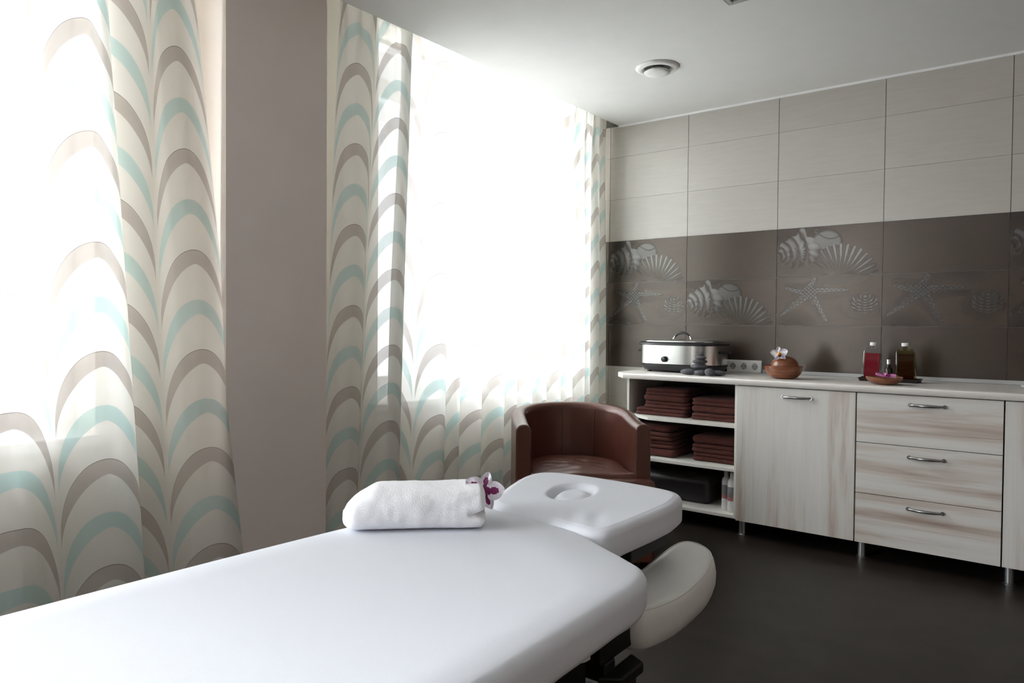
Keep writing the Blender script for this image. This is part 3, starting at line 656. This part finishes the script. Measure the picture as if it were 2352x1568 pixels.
# ------------------------------------------------------------------ orchids
def petal_mesh(L, W, cup, curl, n=26, m=20):
    vs = []; fs = []
    for i in range(n + 1):
        t = i / n; w_ = W * (math.sin(PI * min(1, t * 0.93 + 0.05)) ** 0.75)
        for j in range(m + 1):
            q = -1 + 2 * j / m
            vs.append((t * L, q * w_ / 2, cup * (q * q) * w_ + curl * t * t * L + 0.004 * math.sin(5 * t + 3 * q)))
    for i in range(n):
        for j in range(m):
            a = i * (m + 1) + j; fs.append((a, a + 1, a + m + 2, a + m + 1))
    k = len(vs)                                                    # give it thickness
    vs2 = [(x, y, z - 0.0008) for x, y, z in vs]; fs2 = [tuple(reversed([i + k for i in f])) for f in fs]
    return vs + vs2, fs + fs2
def orchid(label, loc, eul, size, pm, cm, vein, group=None):
    t = thing('orchid_flower', label, 'flower', loc); t.rotation_euler = eul
    for k, (a, L, W) in enumerate([(90, 1, 0.62), (18, 1.05, 0.95), (162, 1.05, 0.95), (-52, 0.95, 0.6), (-128, 0.95, 0.6)]):
        vs, fs = petal_mesh(size * L, size * W, 0.10, 0.10)
        b = MB(); b.add(vs, fs); ca, sa = math.cos(math.radians(a)), math.sin(math.radians(a)); dz = 0.0012 * (k % 3)
        b.v = [(x * ca - y * sa, x * sa + y * ca, z + dz) for x, y, z in b.v]
        if vein:                                                   # purple heart of each petal
            for i, f in enumerate(b.f):
                cx = sum(b.v[j][0] for j in f) / 4; cy = sum(b.v[j][1] for j in f) / 4; px = cx * ca + cy * sa; py = -cx * sa + cy * ca
                if px < size * L * 0.74 and abs(py) < size * W * (0.25 - 0.16 * px / (size * L)) * (1 + 0.2 * math.sin(px * 300)): b.m[i] = 1
        b.build('petal', [pm, M['purple']], t, smooth=True)
    b = MB(); vs, fs = petal_mesh(size * 0.62, size * 0.42, 0.35, 0.55); b.add(vs, fs)
    b.v = [(y, -x, z + 0.004) for x, y, z in b.v]; b.build('lip', M['purple'], t, smooth=True)
    MB().lathe([(0.0, 0.002), (size * 0.19, 0.004), (size * 0.22, 0.010), (size * 0.12, 0.017), (0.0, 0.019)], 16).build('column', cm, t, smooth=True)
    return t
# ------------------------------------------------------------------ wooden bowls
def bowl(label, x, y, R, H, foot, group=None):
    n = 14; prof = [(0.0, 0.0), (foot, 0.0), (foot * 1.02, 0.002)]
    for i in range(1, n + 1):
        q = i / n; prof.append((foot + (R - foot) * math.sin(q * PI / 2) ** 0.8, 0.002 + (H - 0.002) * (1 - math.cos(q * PI / 2)) ** 0.8))
    prof += [(R - 0.0025, H + 0.001), (R - 0.006, H - 0.002)]
    for i in range(n, 0, -1):
        q = i / n; prof.append(((foot + (R - foot) * math.sin(q * PI / 2) ** 0.8) * 0.93 - 0.003, 0.010 + (H - 0.014) * (1 - math.cos(q * PI / 2)) ** 0.9))
    prof.append((0.0, 0.010))
    o = MB().lathe(prof, 64).build('bowl', M['bowlwood'], None, smooth=True, auto=60, loc=(x, y, ZW))
    return tag(o, label, 'bowl', group)
bx, by = 1.375, -0.40
bowl('larger round wooden bowl on the worktop holding a wooden dome and white orchid', bx, by, 0.103, 0.072, 0.050)
b = MB(); pr = [(0.0, -0.062)] + [(0.074 * math.sin(a), -0.062 * math.cos(a) if a < PI / 2 else -0.055 * math.cos(a)) for a in np.linspace(0.15, PI - 0.1, 26)] + [(0.0, 0.0555)]
b.lathe(pr, 48)
o = b.build('wooden_ball', M['bowlwood'], None, smooth=True, loc=(bx + 0.004, by, ZW + 0.0735)); tag(o, 'smooth reddish wooden dome resting in the larger bowl', 'wooden ball')
orchid('white orchid flower with purple and yellow heart on the wooden dome', (bx - 0.012, by - 0.046, ZW + 0.138), (math.radians(62), math.radians(-8), math.radians(20)), 0.046, M['petal_white'], M['yellow'], False)
b2x, b2y = 1.905, -0.47
bowl('small shallow wooden bowl with a pink flower in front of the oil bottles', b2x, b2y, 0.086, 0.040, 0.036)
orchid('pink orchid blossom lying in the small shallow bowl', (b2x + 0.012, b2y - 0.012, ZW + 0.040), (math.radians(14), math.radians(4), math.radians(30)), 0.050, M['petal_pink'], M['petal_pink'], False)
# ------------------------------------------------------------------ tray and bottles
def tray(label, x, y, w_, d_):
    b = MB(); o_ = rrect(w_, d_, 0.008, 4)
    b.slab(o_, [(0.014, 0.0), (0.010, 0.001), (0.0, 0.019), (0.002, 0.0195), (0.005, 0.019), (0.012, 0.006)])
    return tag(b.build('tray', M['darkwood'], None, auto=40, loc=(x, y, ZW)), label, 'tray')
ty = -0.225
tray('dark wooden tray under the two oil bottles', 1.888, ty, 0.300, 0.130)
def oil_bottle(label, x, y, gm, lm, tilt):
    t = thing('oil_bottle', label, 'bottle', (x, y, ZW + 0.0072)); t.rotation_euler = (0, tilt, math.radians(5))
    W_, D_ = 0.098, 0.046
    def body(sh, zt):
        return [(0.004 + sh, 0.000 + sh), (0.0 + sh, 0.004 + sh), (0.002 + sh, 0.08), (0.004 + sh, min(zt, 0.152))]
    b = MB(); b.slab(rrect(W_, D_, 0.012, 5), body(0, 1) + [(0.009, 0.160), (0.0135, 0.166), (0.0195, 0.172)])
    b.build('glass_body', gm, t, smooth=True, auto=50)
    MB().slab(rrect(W_, D_, 0.012, 5), [(0.012, 0.010), (0.0125, 0.08), (0.014, 0.142), (0.016, 0.146)]).build('oil', lm, t, smooth=True, auto=50)
    MB().lathe([(0.013, 0.1705), (0.012, 0.174), (0.012, 0.186)], 24).build('neck', gm, t, smooth=True)
    MB().lathe([(0.0165, 0.187), (0.0172, 0.189), (0.0172, 0.203), (0.0150, 0.205), (0.0, 0.205)], 24).build('cap', M['white'], t, smooth=True, auto=40)
    return t
oil_bottle('clear bottle of red massage oil with a white cap', 1.796, ty - 0.01, M['clear'], M['redliquid'], math.radians(2.5))
oil_bottle('yellowish bottle of dark massage oil with a white cap', 1.968, ty - 0.01, M['yellowglass'], M['amberliquid'], math.radians(-2.5))
t = thing('dropper_bottle', 'tiny dark bottle with a silver cap between the oil bottles', 'bottle', (1.884, ty - 0.02, ZW + 0.0072))
MB().lathe([(0.0, 0.0), (0.019, 0.0), (0.020, 0.003), (0.020, 0.055), (0.016, 0.066), (0.009, 0.074), (0.009, 0.088), (0.0, 0.088)], 28).build('glass_body', M['brownglass'], t, smooth=True, auto=50)
MB().lathe([(0.0, 0.0885), (0.0105, 0.0885), (0.0105, 0.112), (0.009, 0.114), (0.0, 0.114)], 24).build('cap', M['alu'], t, smooth=True, auto=40)
o = MB().lathe([(0.0, 0.0), (0.045, 0.0), (0.048, 0.002), (0.082, 0.016), (0.086, 0.020), (0.082, 0.021), (0.046, 0.007), (0.0, 0.006)], 48).build('dish', M['white'], None, smooth=True, loc=(2.560, -0.33, ZW))
tag(o, 'white dish at the far right of the worktop, mostly outside the photo', 'dish')

# ------------------------------------------------------------------ shelf contents
def folded_towel(label, x0, x1, yf, yb, z0, h, seed, mt, group, name='folded_towel', roll=False):
    w_, d_ = x1 - x0, yb - yf; r = min(h * 0.48, 0.03)
    prof = []; lay = 2 if seed % 3 else 1
    for L_ in range(lay):                                              # two folded layers, pinched between
        a0, a1 = h * L_ / lay, h * (L_ + 1) / lay; rr = (a1 - a0) / 2
        for a in np.linspace(-PI / 2 + 0.15, PI / 2 - 0.15, 7): prof.append((rr * 1.1 * (1 - math.cos(a)) + 0.003 * L_, (a0 + a1) / 2 + rr * math.sin(a)))
    def jit(V):
        for i in range(len(V)):
            p = V[i]; n = noise.noise_vector(Vector((p[0] * 9 + seed * 3.1, p[1] * 9, p[2] * 25 + seed)))
            V[i][0] += 0.008 * n.x; V[i][1] += 0.008 * n.y; V[i][2] += 0.0035 * n.z * min(1, (p[2]) / h * 2)
        V[:, 2] = np.clip(V[:, 2], 0.0, h - 0.0002)
        return V
    b = MB(); b.slab(rrect(w_, d_, 0.03, 5, seg=9), prof, jitter=jit, inner=5)
    o = b.build(name, mt, None, smooth=True, loc=((x0 + x1) / 2, (yf + yb) / 2, z0 + 0.0003))
    return tag(o, label, 'towel', group)
GT = 'brown folded towels on the open shelves'
z = 0.6212
pos = ['bottom', 'second from the bottom', 'second from the top', 'top']
for k, (xa, xb, hh) in enumerate([(0.478, 0.835, 0.044), (0.535, 0.842, 0.046), (0.530, 0.832, 0.034), (0.545, 0.828, 0.042)]):
    folded_towel('brown folded towel, %s of the tall left stack on the upper shelf' % pos[k], xa, xb, -0.50 + 0.012 * (k % 2), -0.14, z, hh, k + 1, M['brown_terry'], GT); z += hh + 0.0004
z = 0.6212; pos3 = ['bottom', 'middle', 'top']
for k, hh in enumerate([0.040, 0.045, 0.042]):
    folded_towel('brown folded towel, %s of the lower right stack on the upper shelf' % pos3[k], 0.864, 1.158, -0.52 + 0.006 * k, -0.15, z, hh, k + 11, M['brown_terry'], GT); z += hh + 0.0004
z = 0.3722
for k, hh in enumerate([0.050, 0.048, 0.050, 0.045]):
    folded_towel('brown folded towel, %s of the left stack on the middle shelf' % pos[k], 0.50, 0.775 - 0.012 * k, -0.53 + 0.01 * (k % 2), -0.16, z, hh, k + 21, M['brown_terry'], GT); z += hh + 0.0004
z = 0.3722
for k, hh in enumerate([0.052, 0.050, 0.050]):
    folded_towel('very dark brown folded towel, %s of the right stack on the middle shelf' % pos3[k], 0.865, 1.150, -0.50, -0.15, z, hh, k + 31, M['brown_terry'], GT); z += hh + 0.0004
b = MB(); b.slab(rrect(0.46, 0.30, 0.05, 6), roundprof(0.0, 0.165, 0.03, 0.055, 8), inner=4)
o = b.build('bolster_cushion', M['darkleather'], None, smooth=True, loc=(0.745, -0.32, ZB + 0.0185)); tag(o, 'black padded leather bolster lying on the bottom shelf', 'bolster')
def lotion(label, x, y):
    t = thing('lotion_bottle', label, 'bottle', (x, y, ZB + 0.0184), 0, 'white lotion bottles')
    MB().lathe([(0.0, 0.0), (0.023, 0.0), (0.025, 0.003), (0.025, 0.062), (0.0255, 0.064), (0.0255, 0.148), (0.025, 0.150), (0.025, 0.166), (0.022, 0.180), (0.013, 0.192), (0.011, 0.194), (0.0, 0.194)], 32).build('bottle_body', M['bottle_white'], t, smooth=True, auto=50)
    MB().lathe([(0.0257, 0.066), (0.0259, 0.0662), (0.0259, 0.1458), (0.0257, 0.146)], 32).build('label_band', M['bottle_label'], t, smooth=True)
    b = MB()
    vs = [(0.0261 * math.sin(a), -0.0261 * math.cos(a), zz) for zz in (0.066, 0.088) for a in np.linspace(-0.9, 0.9, 9)]
    b.add(vs, [(i, i + 1, i + 10, i + 9) for i in range(8)]); b.build('label_spot', M['bottle_pink'], t)
    MB().lathe([(0.0, 0.1945), (0.0125, 0.1945), (0.0125, 0.224), (0.011, 0.226), (0.0, 0.226)], 24).build('cap', M['bottle_white'], t, smooth=True, auto=40)
lotion('white lotion bottle with grey label on the bottom shelf, left of its twin', 1.082, -0.485)
lotion('white lotion bottle with grey label on the bottom shelf, against the side panel', 1.132, -0.525)

# ------------------------------------------------------------------ tub chair
def tub_chair():
    f = Vector((0.67, -0.743)); ang = math.atan2(f.y, f.x) + PI / 2              # local -y is the front
    W_, D_, T = 0.665, 0.63, 0.076
    t = thing('tub_chair', 'brown leather tub chair between the curtain and the open shelves', 'chair', (0.80, -1.605, 0), ang)
    R = W_ / 2
    def path(off, n_arc=40, n_st=14):
        r = R - off; pts = []
        yc = D_ - R
        for q in np.linspace(0, 1, n_st, endpoint=False): pts.append((-r, yc * q))
        for a in np.linspace(PI, 0, n_arc): pts.append((r * math.cos(a), yc + r * math.sin(a)))
        for q in np.linspace(1, 0, n_st + 1)[1:]: pts.append((r, yc * q))
        return np.array(pts)
    yc = D_ - R
    def ztop(y): return 0.695 + 0.050 * smooth(0.02, D_ - 0.02, np.array(y))
    # cross-section ring around the wall: offsets from outside to inside with rounded top
    sec = [(0.004, 0.0, 0), (0.0, 0.02, 0)] + [(0.0, 0.3, 0)]
    rr = 0.034
    sec += [(rr * (1 - math.cos(a)), 0, -rr * (1 - math.sin(a))) for a in np.linspace(0, PI / 2, 7)]
    sec += [(T - rr + rr * math.sin(a), 0, -rr * (1 - math.cos(a))) for a in np.linspace(0, PI / 2, 7)]
    sec += [(T, 0.3, 0), (T, 0.02, 0)]
    cols = []
    for (off, zfix, dz) in sec:
        p = path(off); zz = np.full(len(p), zfix) if (zfix or (off == 0.004)) else ztop(p[:, 1]) + dz
        cols.append(np.c_[p, zz])
    A = np.array(cols); m, n = A.shape[:2]
    vs = A.reshape(-1, 3).tolist(); fs = [(i * n + k, i * n + k + 1, (i + 1) * n + k + 1, (i + 1) * n + k) for i in range(m - 1) for k in range(n - 1)]
    fs += [((m - 1) * n + k, (m - 1) * n + k + 1, k + 1, k) for k in range(n - 1)]
    fs.append(tuple(i * n for i in range(m))); fs.append(tuple(i * n + n - 1 for i in reversed(range(m))))
    b = MB(); b.add(vs, fs); sh = b.build('backrest', M['leather'], t, smooth=True, auto=46)
    bv = sh.modifiers.new('bevel', 'BEVEL'); bv.width = 0.008; bv.segments = 3; bv.limit_method = 'ANGLE'; bv.angle_limit = math.radians(46)
    ri = R - T - 0.003
    # seat base, its padded front standing a little proud of the arms
    outb = [(-ri, 0.004), (-ri, yc)] ; arc = [(ri * math.cos(a), yc + ri * math.sin(a)) for a in np.linspace(PI, 0, 24)]
    o1 = [(-ri, 0.001)] + [(-ri, yc * q) for q in (0.25, 0.5, 0.75)] + arc + [(ri, yc * q) for q in (0.75, 0.5, 0.25)] + [(ri, 0.001)]
    o1 = o1[::-1]
    MB().slab(o1, roundprof(0.05, 0.405, 0.005, 0.01, 3)).build('seat_base', M['leather'], t, smooth=True, auto=40)
    MB().slab(rrect(W_ + 0.004, 0.085, 0.018, 5, (0, -0.0435)), roundprof(0.04, 0.435, 0.01, 0.022, 5)).build('front_panel', M['leather'], t, smooth=True, auto=40)
    q_ = 0.985; o2 = [(x * q_, y) for x, y in o1]; o2 = [(x, max(y, 0.004)) for x, y in o2]
    def top(V):
        for i in range(len(V)):
            x, y, z = V[i]
            if z > 0.43:
                d2 = (x / ri) ** 2 + ((y - 0.26) / 0.30) ** 2
                V[i][2] += 0.022 * max(0, 1 - d2) + 0.007 * noise.noise(Vector((x * 13, y * 22 + 4, 1))) * max(0, 1.1 - d2) + 0.004 * math.sin(45 * x + 30 * y * y * 4 + 3 * noise.noise(Vector((x * 9, y * 9, 5)))) * max(0, 0.6 - d2)
        return V
    MB().slab(resample([tuple(p) for p in o2], 110).tolist(), roundprof(0.4055, 0.452, 0.012, 0.02, 5), top=top, inner=14).build('seat_cushion', M['leather'], t, smooth=True)
    for a in (96, 55):                                                     # upright seams on the inside of the back
        aa = math.radians(a); r = R - T - 0.0008
        MB().tube([(r * math.cos(aa), yc + r * math.sin(aa), zz) for zz in np.linspace(0.45, float(ztop(yc + r * math.sin(aa))) - 0.03, 10)], 0.0016, 6).build('seam', M['leather'], t)
    for sx in (-1, 1):
        for yy in (-0.04, D_ - 0.17): MB().lathe([(0.022, 0.0), (0.026, 0.045)], 16, (sx * (0.25 if yy < 0 else 0.17), yy)).build('foot', M['black'], t)
    return t
tub_chair()

# ------------------------------------------------------------------ treatment table
t = thing('treatment_table', 'white sheeted massage table in the foreground with face hole and arm rest', 'massage table', (1.68, -4.1, 0))
OX, OY = 1.68, -4.1
L_ = lambda pts: [(x - OX, y - OY) for x, y in pts]
body_out = [(2.052, -3.50), (2.046, -3.39), (2.018, -3.318), (1.965, -3.280), (1.89, -3.240), (1.81, -3.195), (1.72, -3.152), (1.63, -3.122), (1.54, -3.104), (1.455, -3.105), (1.395, -3.15), (1.355, -3.27), (1.33, -3.45), (1.312, -3.75), (1.298, -4.2), (1.29, -4.7), (1.292, -5.00), (1.31, -5.08), (1.37, -5.12), (1.68, -5.13), (1.99, -5.12), (2.05, -5.08), (2.068, -5.00), (2.07, -4.6), (2.066, -4.1), (2.06, -3.8)]
bo = resample(L_(body_out), 260)
def wr(V):
    for i in range(len(V)):
        x, y, z = V[i]
        V[i][2] += 0.004 * max(0, min(1, (0.655 - z) / 0.04)) * noise.noise(Vector((x * 14, y * 14, 2)))
    return V
MB().slab(bo.tolist(), [(0.05, 0.634), (0.015, 0.629), (0.004, 0.633), (0.0, 0.643), (0.0, 0.655)] + roundprof(0.655, 0.703, 0.0, 0.025, 8)[8:] + [(0.0262, 0.7034)], jitter=wr, inner=6).build('main_cushion', M['sheet'], t, smooth=True)
# head section, slightly raised, with the face hole covered by the sheet
hc = (1.650 - OX, -2.985 - OY)
head_pts = [(1.887, -2.90), (1.868, -2.83), (1.81, -2.80), (1.66, -2.790), (1.50, -2.795), (1.425, -2.82), (1.398, -2.88), (1.412, -2.97), (1.44, -3.06), (1.47, -3.135), (1.52, -3.165), (1.65, -3.18), (1.78, -3.198), (1.826, -3.196), (1.856, -3.165), (1.87, -3.08), (1.884, -2.98)]
ho = resample(L_(head_pts), 150)
def headtop(V):
    for i in range(len(V)):
        x, y, z = V[i]; gx, gy = x + OX, y + OY
        k = (gy + 3.18) / 0.39
        lift = 0.012 + 0.026 * k
        if z > 0.695:
            a = math.radians(8); dx, dy = gx - 1.612, gy + 2.958
            u = dx * math.cos(a) + dy * math.sin(a); v2 = -dx * math.sin(a) + dy * math.cos(a)
            e = math.sqrt((u / 0.060) ** 2 + (v2 / 0.078) ** 2)
            V[i][2] -= 0.006 * float(smooth(1.08, 0.90, np.array(e))) + 0.014 * math.exp(-((e - 0.82) / 0.17) ** 2) * max(0.1, min(1.4, 0.8 - 9.0 * dx + 2.0 * dy))
            V[i][2] += 0.0018 * math.exp(-((gx - 1.76) / 0.07) ** 2 - ((gy + 3.12) / 0.05) ** 2) * math.sin(gx * 90 + gy * 40)
        V[i][2] += lift
    return V
MB().slab(ho.tolist(), [(0.04, 0.632), (0.010, 0.630), (0.0, 0.640), (0.0, 0.658)] + roundprof(0.66, 0.703, 0.0, 0.020, 8)[8:] + [(0.0205, 0.7034)], top=headtop, inner=34).build('head_cushion', M['sheet'], t, smooth=True)
# arm rest pad with hollowed top
ap = [(1.980, -3.02), (1.972, -2.90), (1.948, -2.805), (1.898, -2.760), (1.850, -2.757), (1.826, -2.80), (1.820, -2.90), (1.825, -3.02), (1.840, -3.13), (1.870, -3.215), (1.925, -3.238), (1.966, -3.213), (1.980, -3.12)]
ao = resample(L_(ap), 110)
def armtop(V):
    for i in range(len(V)):
        x, y, z = V[i]; gy = y + OY
        q = (gy + 3.24) / 0.48
        dz = -0.022 * math.sin(PI * min(1, max(0, q))) + 0.018 * q - 0.012
        V[i][2] += dz * (1 if z > 0.53 else 0.6)
    return V
arm = MB().slab(ao.tolist(), [(0.03, 0.492), (0.012, 0.495), (0.002, 0.505), (-0.004, 0.525), (-0.005, 0.548), (-0.002, 0.568), (0.001, 0.580), (0.006, 0.588), (0.014, 0.592), (0.026, 0.5935)], top=armtop, inner=10).build('arm_rest', M['vinyl'], t, smooth=True)
arm['label'] = 'white padded vinyl arm rest'
nrm_ = np.roll(ao, -1, 0) - np.roll(ao, 1, 0); nrm_ = np.c_[nrm_[:, 1], -nrm_[:, 0]]; nrm_ /= np.linalg.norm(nrm_, axis=1)[:, None]
sv = armtop(np.c_[ao - nrm_ * 0.0065, np.full(len(ao), 0.5895)])
MB().tube([tuple(p) for p in sv] + [tuple(sv[0])], 0.0013, 6).build('seam', M['vinyl'], arm)
# frame and mechanism under the cushion
MB().box((-0.255, -0.85, 0.535), (0.255, 0.74, 0.630)).build('frame', M['blackmetal'], t, bevel=0.006)
MB().box((-0.24, -0.80, 0.415), (0.248, 0.715, 0.534)).build('undercarriage', M['blackmetal'], t, bevel=0.01)
b = MB(); b.box((-0.02, 0.70, 0.58), (0.02, 1.28, 0.632)); b.box((-0.16, 1.05, 0.605), (0.16, 1.25, 0.636))
b.build('head_bracket', M['blackmetal'], t, bevel=0.004)
b = MB(); b.box((0.20, 0.74, 0.50), (0.262, 0.88, 0.60)); b.prism([(0.255, 0.74), (0.295, 0.77), (0.295, 0.86), (0.255, 0.88)], 0.455, 0.478)
b.box((0.262, 0.775, 0.30), (0.290, 0.840, 0.455)); b.box((0.205, 0.755, 0.46), (0.262, 0.80, 0.50))
ab = b.build('arm_bracket', M['blackmetal'], t, bevel=0.004)
bb = MB(); bb.lathe([(0.006, 0.0), (0.006, 0.004), (0.0, 0.005)], 16); bb.v = [(0.2902 + p[2], 0.800 + p[0], 0.400 + p[1]) for p in bb.v]; bb.build('bolt', M['chrome'], ab)
# pale curved cover at the side of the frame
b = MB(); vs = []
for i in range(13):
    q = i / 12; y = 0.535 + 0.15 * q; zl = 0.600 - 0.060 * math.sin(q * PI / 2) ** 1.3
    vs += [(0.262, y, 0.606), (0.262, y, zl), (0.272, y, 0.606), (0.272, y, zl)]
fs = []
for i in range(12):
    a = 4 * i; c = a + 4
    fs += [(a, c, c + 1, a + 1), (a + 2, a + 3, c + 3, c + 2), (a, a + 2, c + 2, c), (a + 1, c + 1, c + 3, a + 3)]
fs += [(0, 1, 3, 2), (48, 50, 51, 49)]
b.add(vs, fs); b.build('side_cover', M['vinyl'], t)
MB().box((-0.10, -0.40, 0.06), (0.10, 0.10, 0.414)).build('lifting_column', M['blackmetal'], t, bevel=0.01)
b = MB(); b.box((0.20, -0.75, 0.36), (0.24, 0.84, 0.41)); b.box((-0.24, -0.75, 0.36), (-0.20, 0.84, 0.41)); b.box((-0.20, 0.78, 0.36), (0.20, 0.84, 0.41)); b.box((-0.2, -0.2, 0.36), (0.2, -0.1, 0.41))
b.build('lower_rail', M['blackmetal'], t, bevel=0.004)
MB().box((-0.28, -0.80, 0.0), (0.28, 0.62, 0.058)).build('base_plate', M['blackmetal'], t, bevel=0.01)

# ------------------------------------------------------------------ rolled towel on the table
def rolled_towel():
    ax = Vector((0.724, 0.690)).normalized(); ang = math.atan2(ax.y, ax.x)
    cx, cy = 1.452, -3.388; Lh, Wh, Ht = 0.164, 0.074, 0.098
    na, ns = 72, 60; vs = []; fs = []
    def ring(s, shrink, dent):
        out = []
        h = Ht * (0.66 + 0.34 * float(smooth(0.0, 0.24, np.array(s)))) * (0.97 + 0.05 * s)
        for k in range(na):
            a = 2 * PI * k / na; c, sn = math.cos(a), math.sin(a)
            y = Wh * math.copysign(abs(c) ** 0.62, c); z = h / 2 + h / 2 * math.copysign(abs(sn) ** 0.70, sn)
            y *= shrink; z = h * 0.46 + (z - h * 0.46) * shrink
            x = -Lh + 2 * Lh * s
            zz = z / h
            # the open end shows a lower fold and an upper fold
            g = math.exp(-((zz - 0.40) / 0.055) ** 2) * dent
            x -= 0.020 * g; y *= 1 - 0.10 * g
            out.append([x, y, z])
        return out
    rings = []
    for q in np.linspace(0, 1, 9)[1:]: rings.append(ring(0.0 + 0.10 * (1 - math.cos(q * PI / 2)), math.sin(q * PI / 2) ** 0.8, 0))
    for s in np.linspace(0.10, 0.95, ns)[1:]: rings.append(ring(s, 1.0, float(smooth(0.86, 0.95, np.array(s)))))
    for q in np.linspace(0, 1, 10)[1:-1]: rings.append(ring(0.95 + 0.05 * math.sin(q * PI / 2), math.cos(q * PI / 2) ** 0.55, 1.0))
    for r in rings: vs += r
    m = len(rings)
    for i in range(m - 1):
        for k in range(na):
            k2 = (k + 1) % na; fs.append((i * na + k, i * na + k2, (i + 1) * na + k2, (i + 1) * na + k))
    fs.append(tuple(reversed(range(na)))); fs.append(tuple((m - 1) * na + k for k in range(na)))
    for p in vs:
        n = noise.noise_vector(Vector((p[0] * 12, p[1] * 14, p[2] * 14))); n2 = noise.noise_vector(Vector((p[0] * 60, p[1] * 60, p[2] * 60)))
        p[0] += 0.005 * n.x + 0.0016 * n2.x; p[1] += 0.005 * n.y + 0.0016 * n2.y; p[2] = max(0.0, p[2] + (0.004 * n.z + 0.001 * n2.z) * min(1, p[2] / 0.02))
    b = MB(); b.add(vs, fs)
    o = b.build('rolled_towel', M['terry'], None, smooth=True, loc=(cx, cy, 0.7038)); o.rotation_euler = (0, 0, ang)
    return tag(o, 'thick white terry towel folded into a roll on the massage table', 'towel')
rolled_towel()
orchid('white and dark purple orchid tucked in the end of the rolled towel', (1.576, -3.287, 0.782), (math.radians(70), math.radians(14), math.radians(42)), 0.047, M['petal_white'], M['purple'], True)
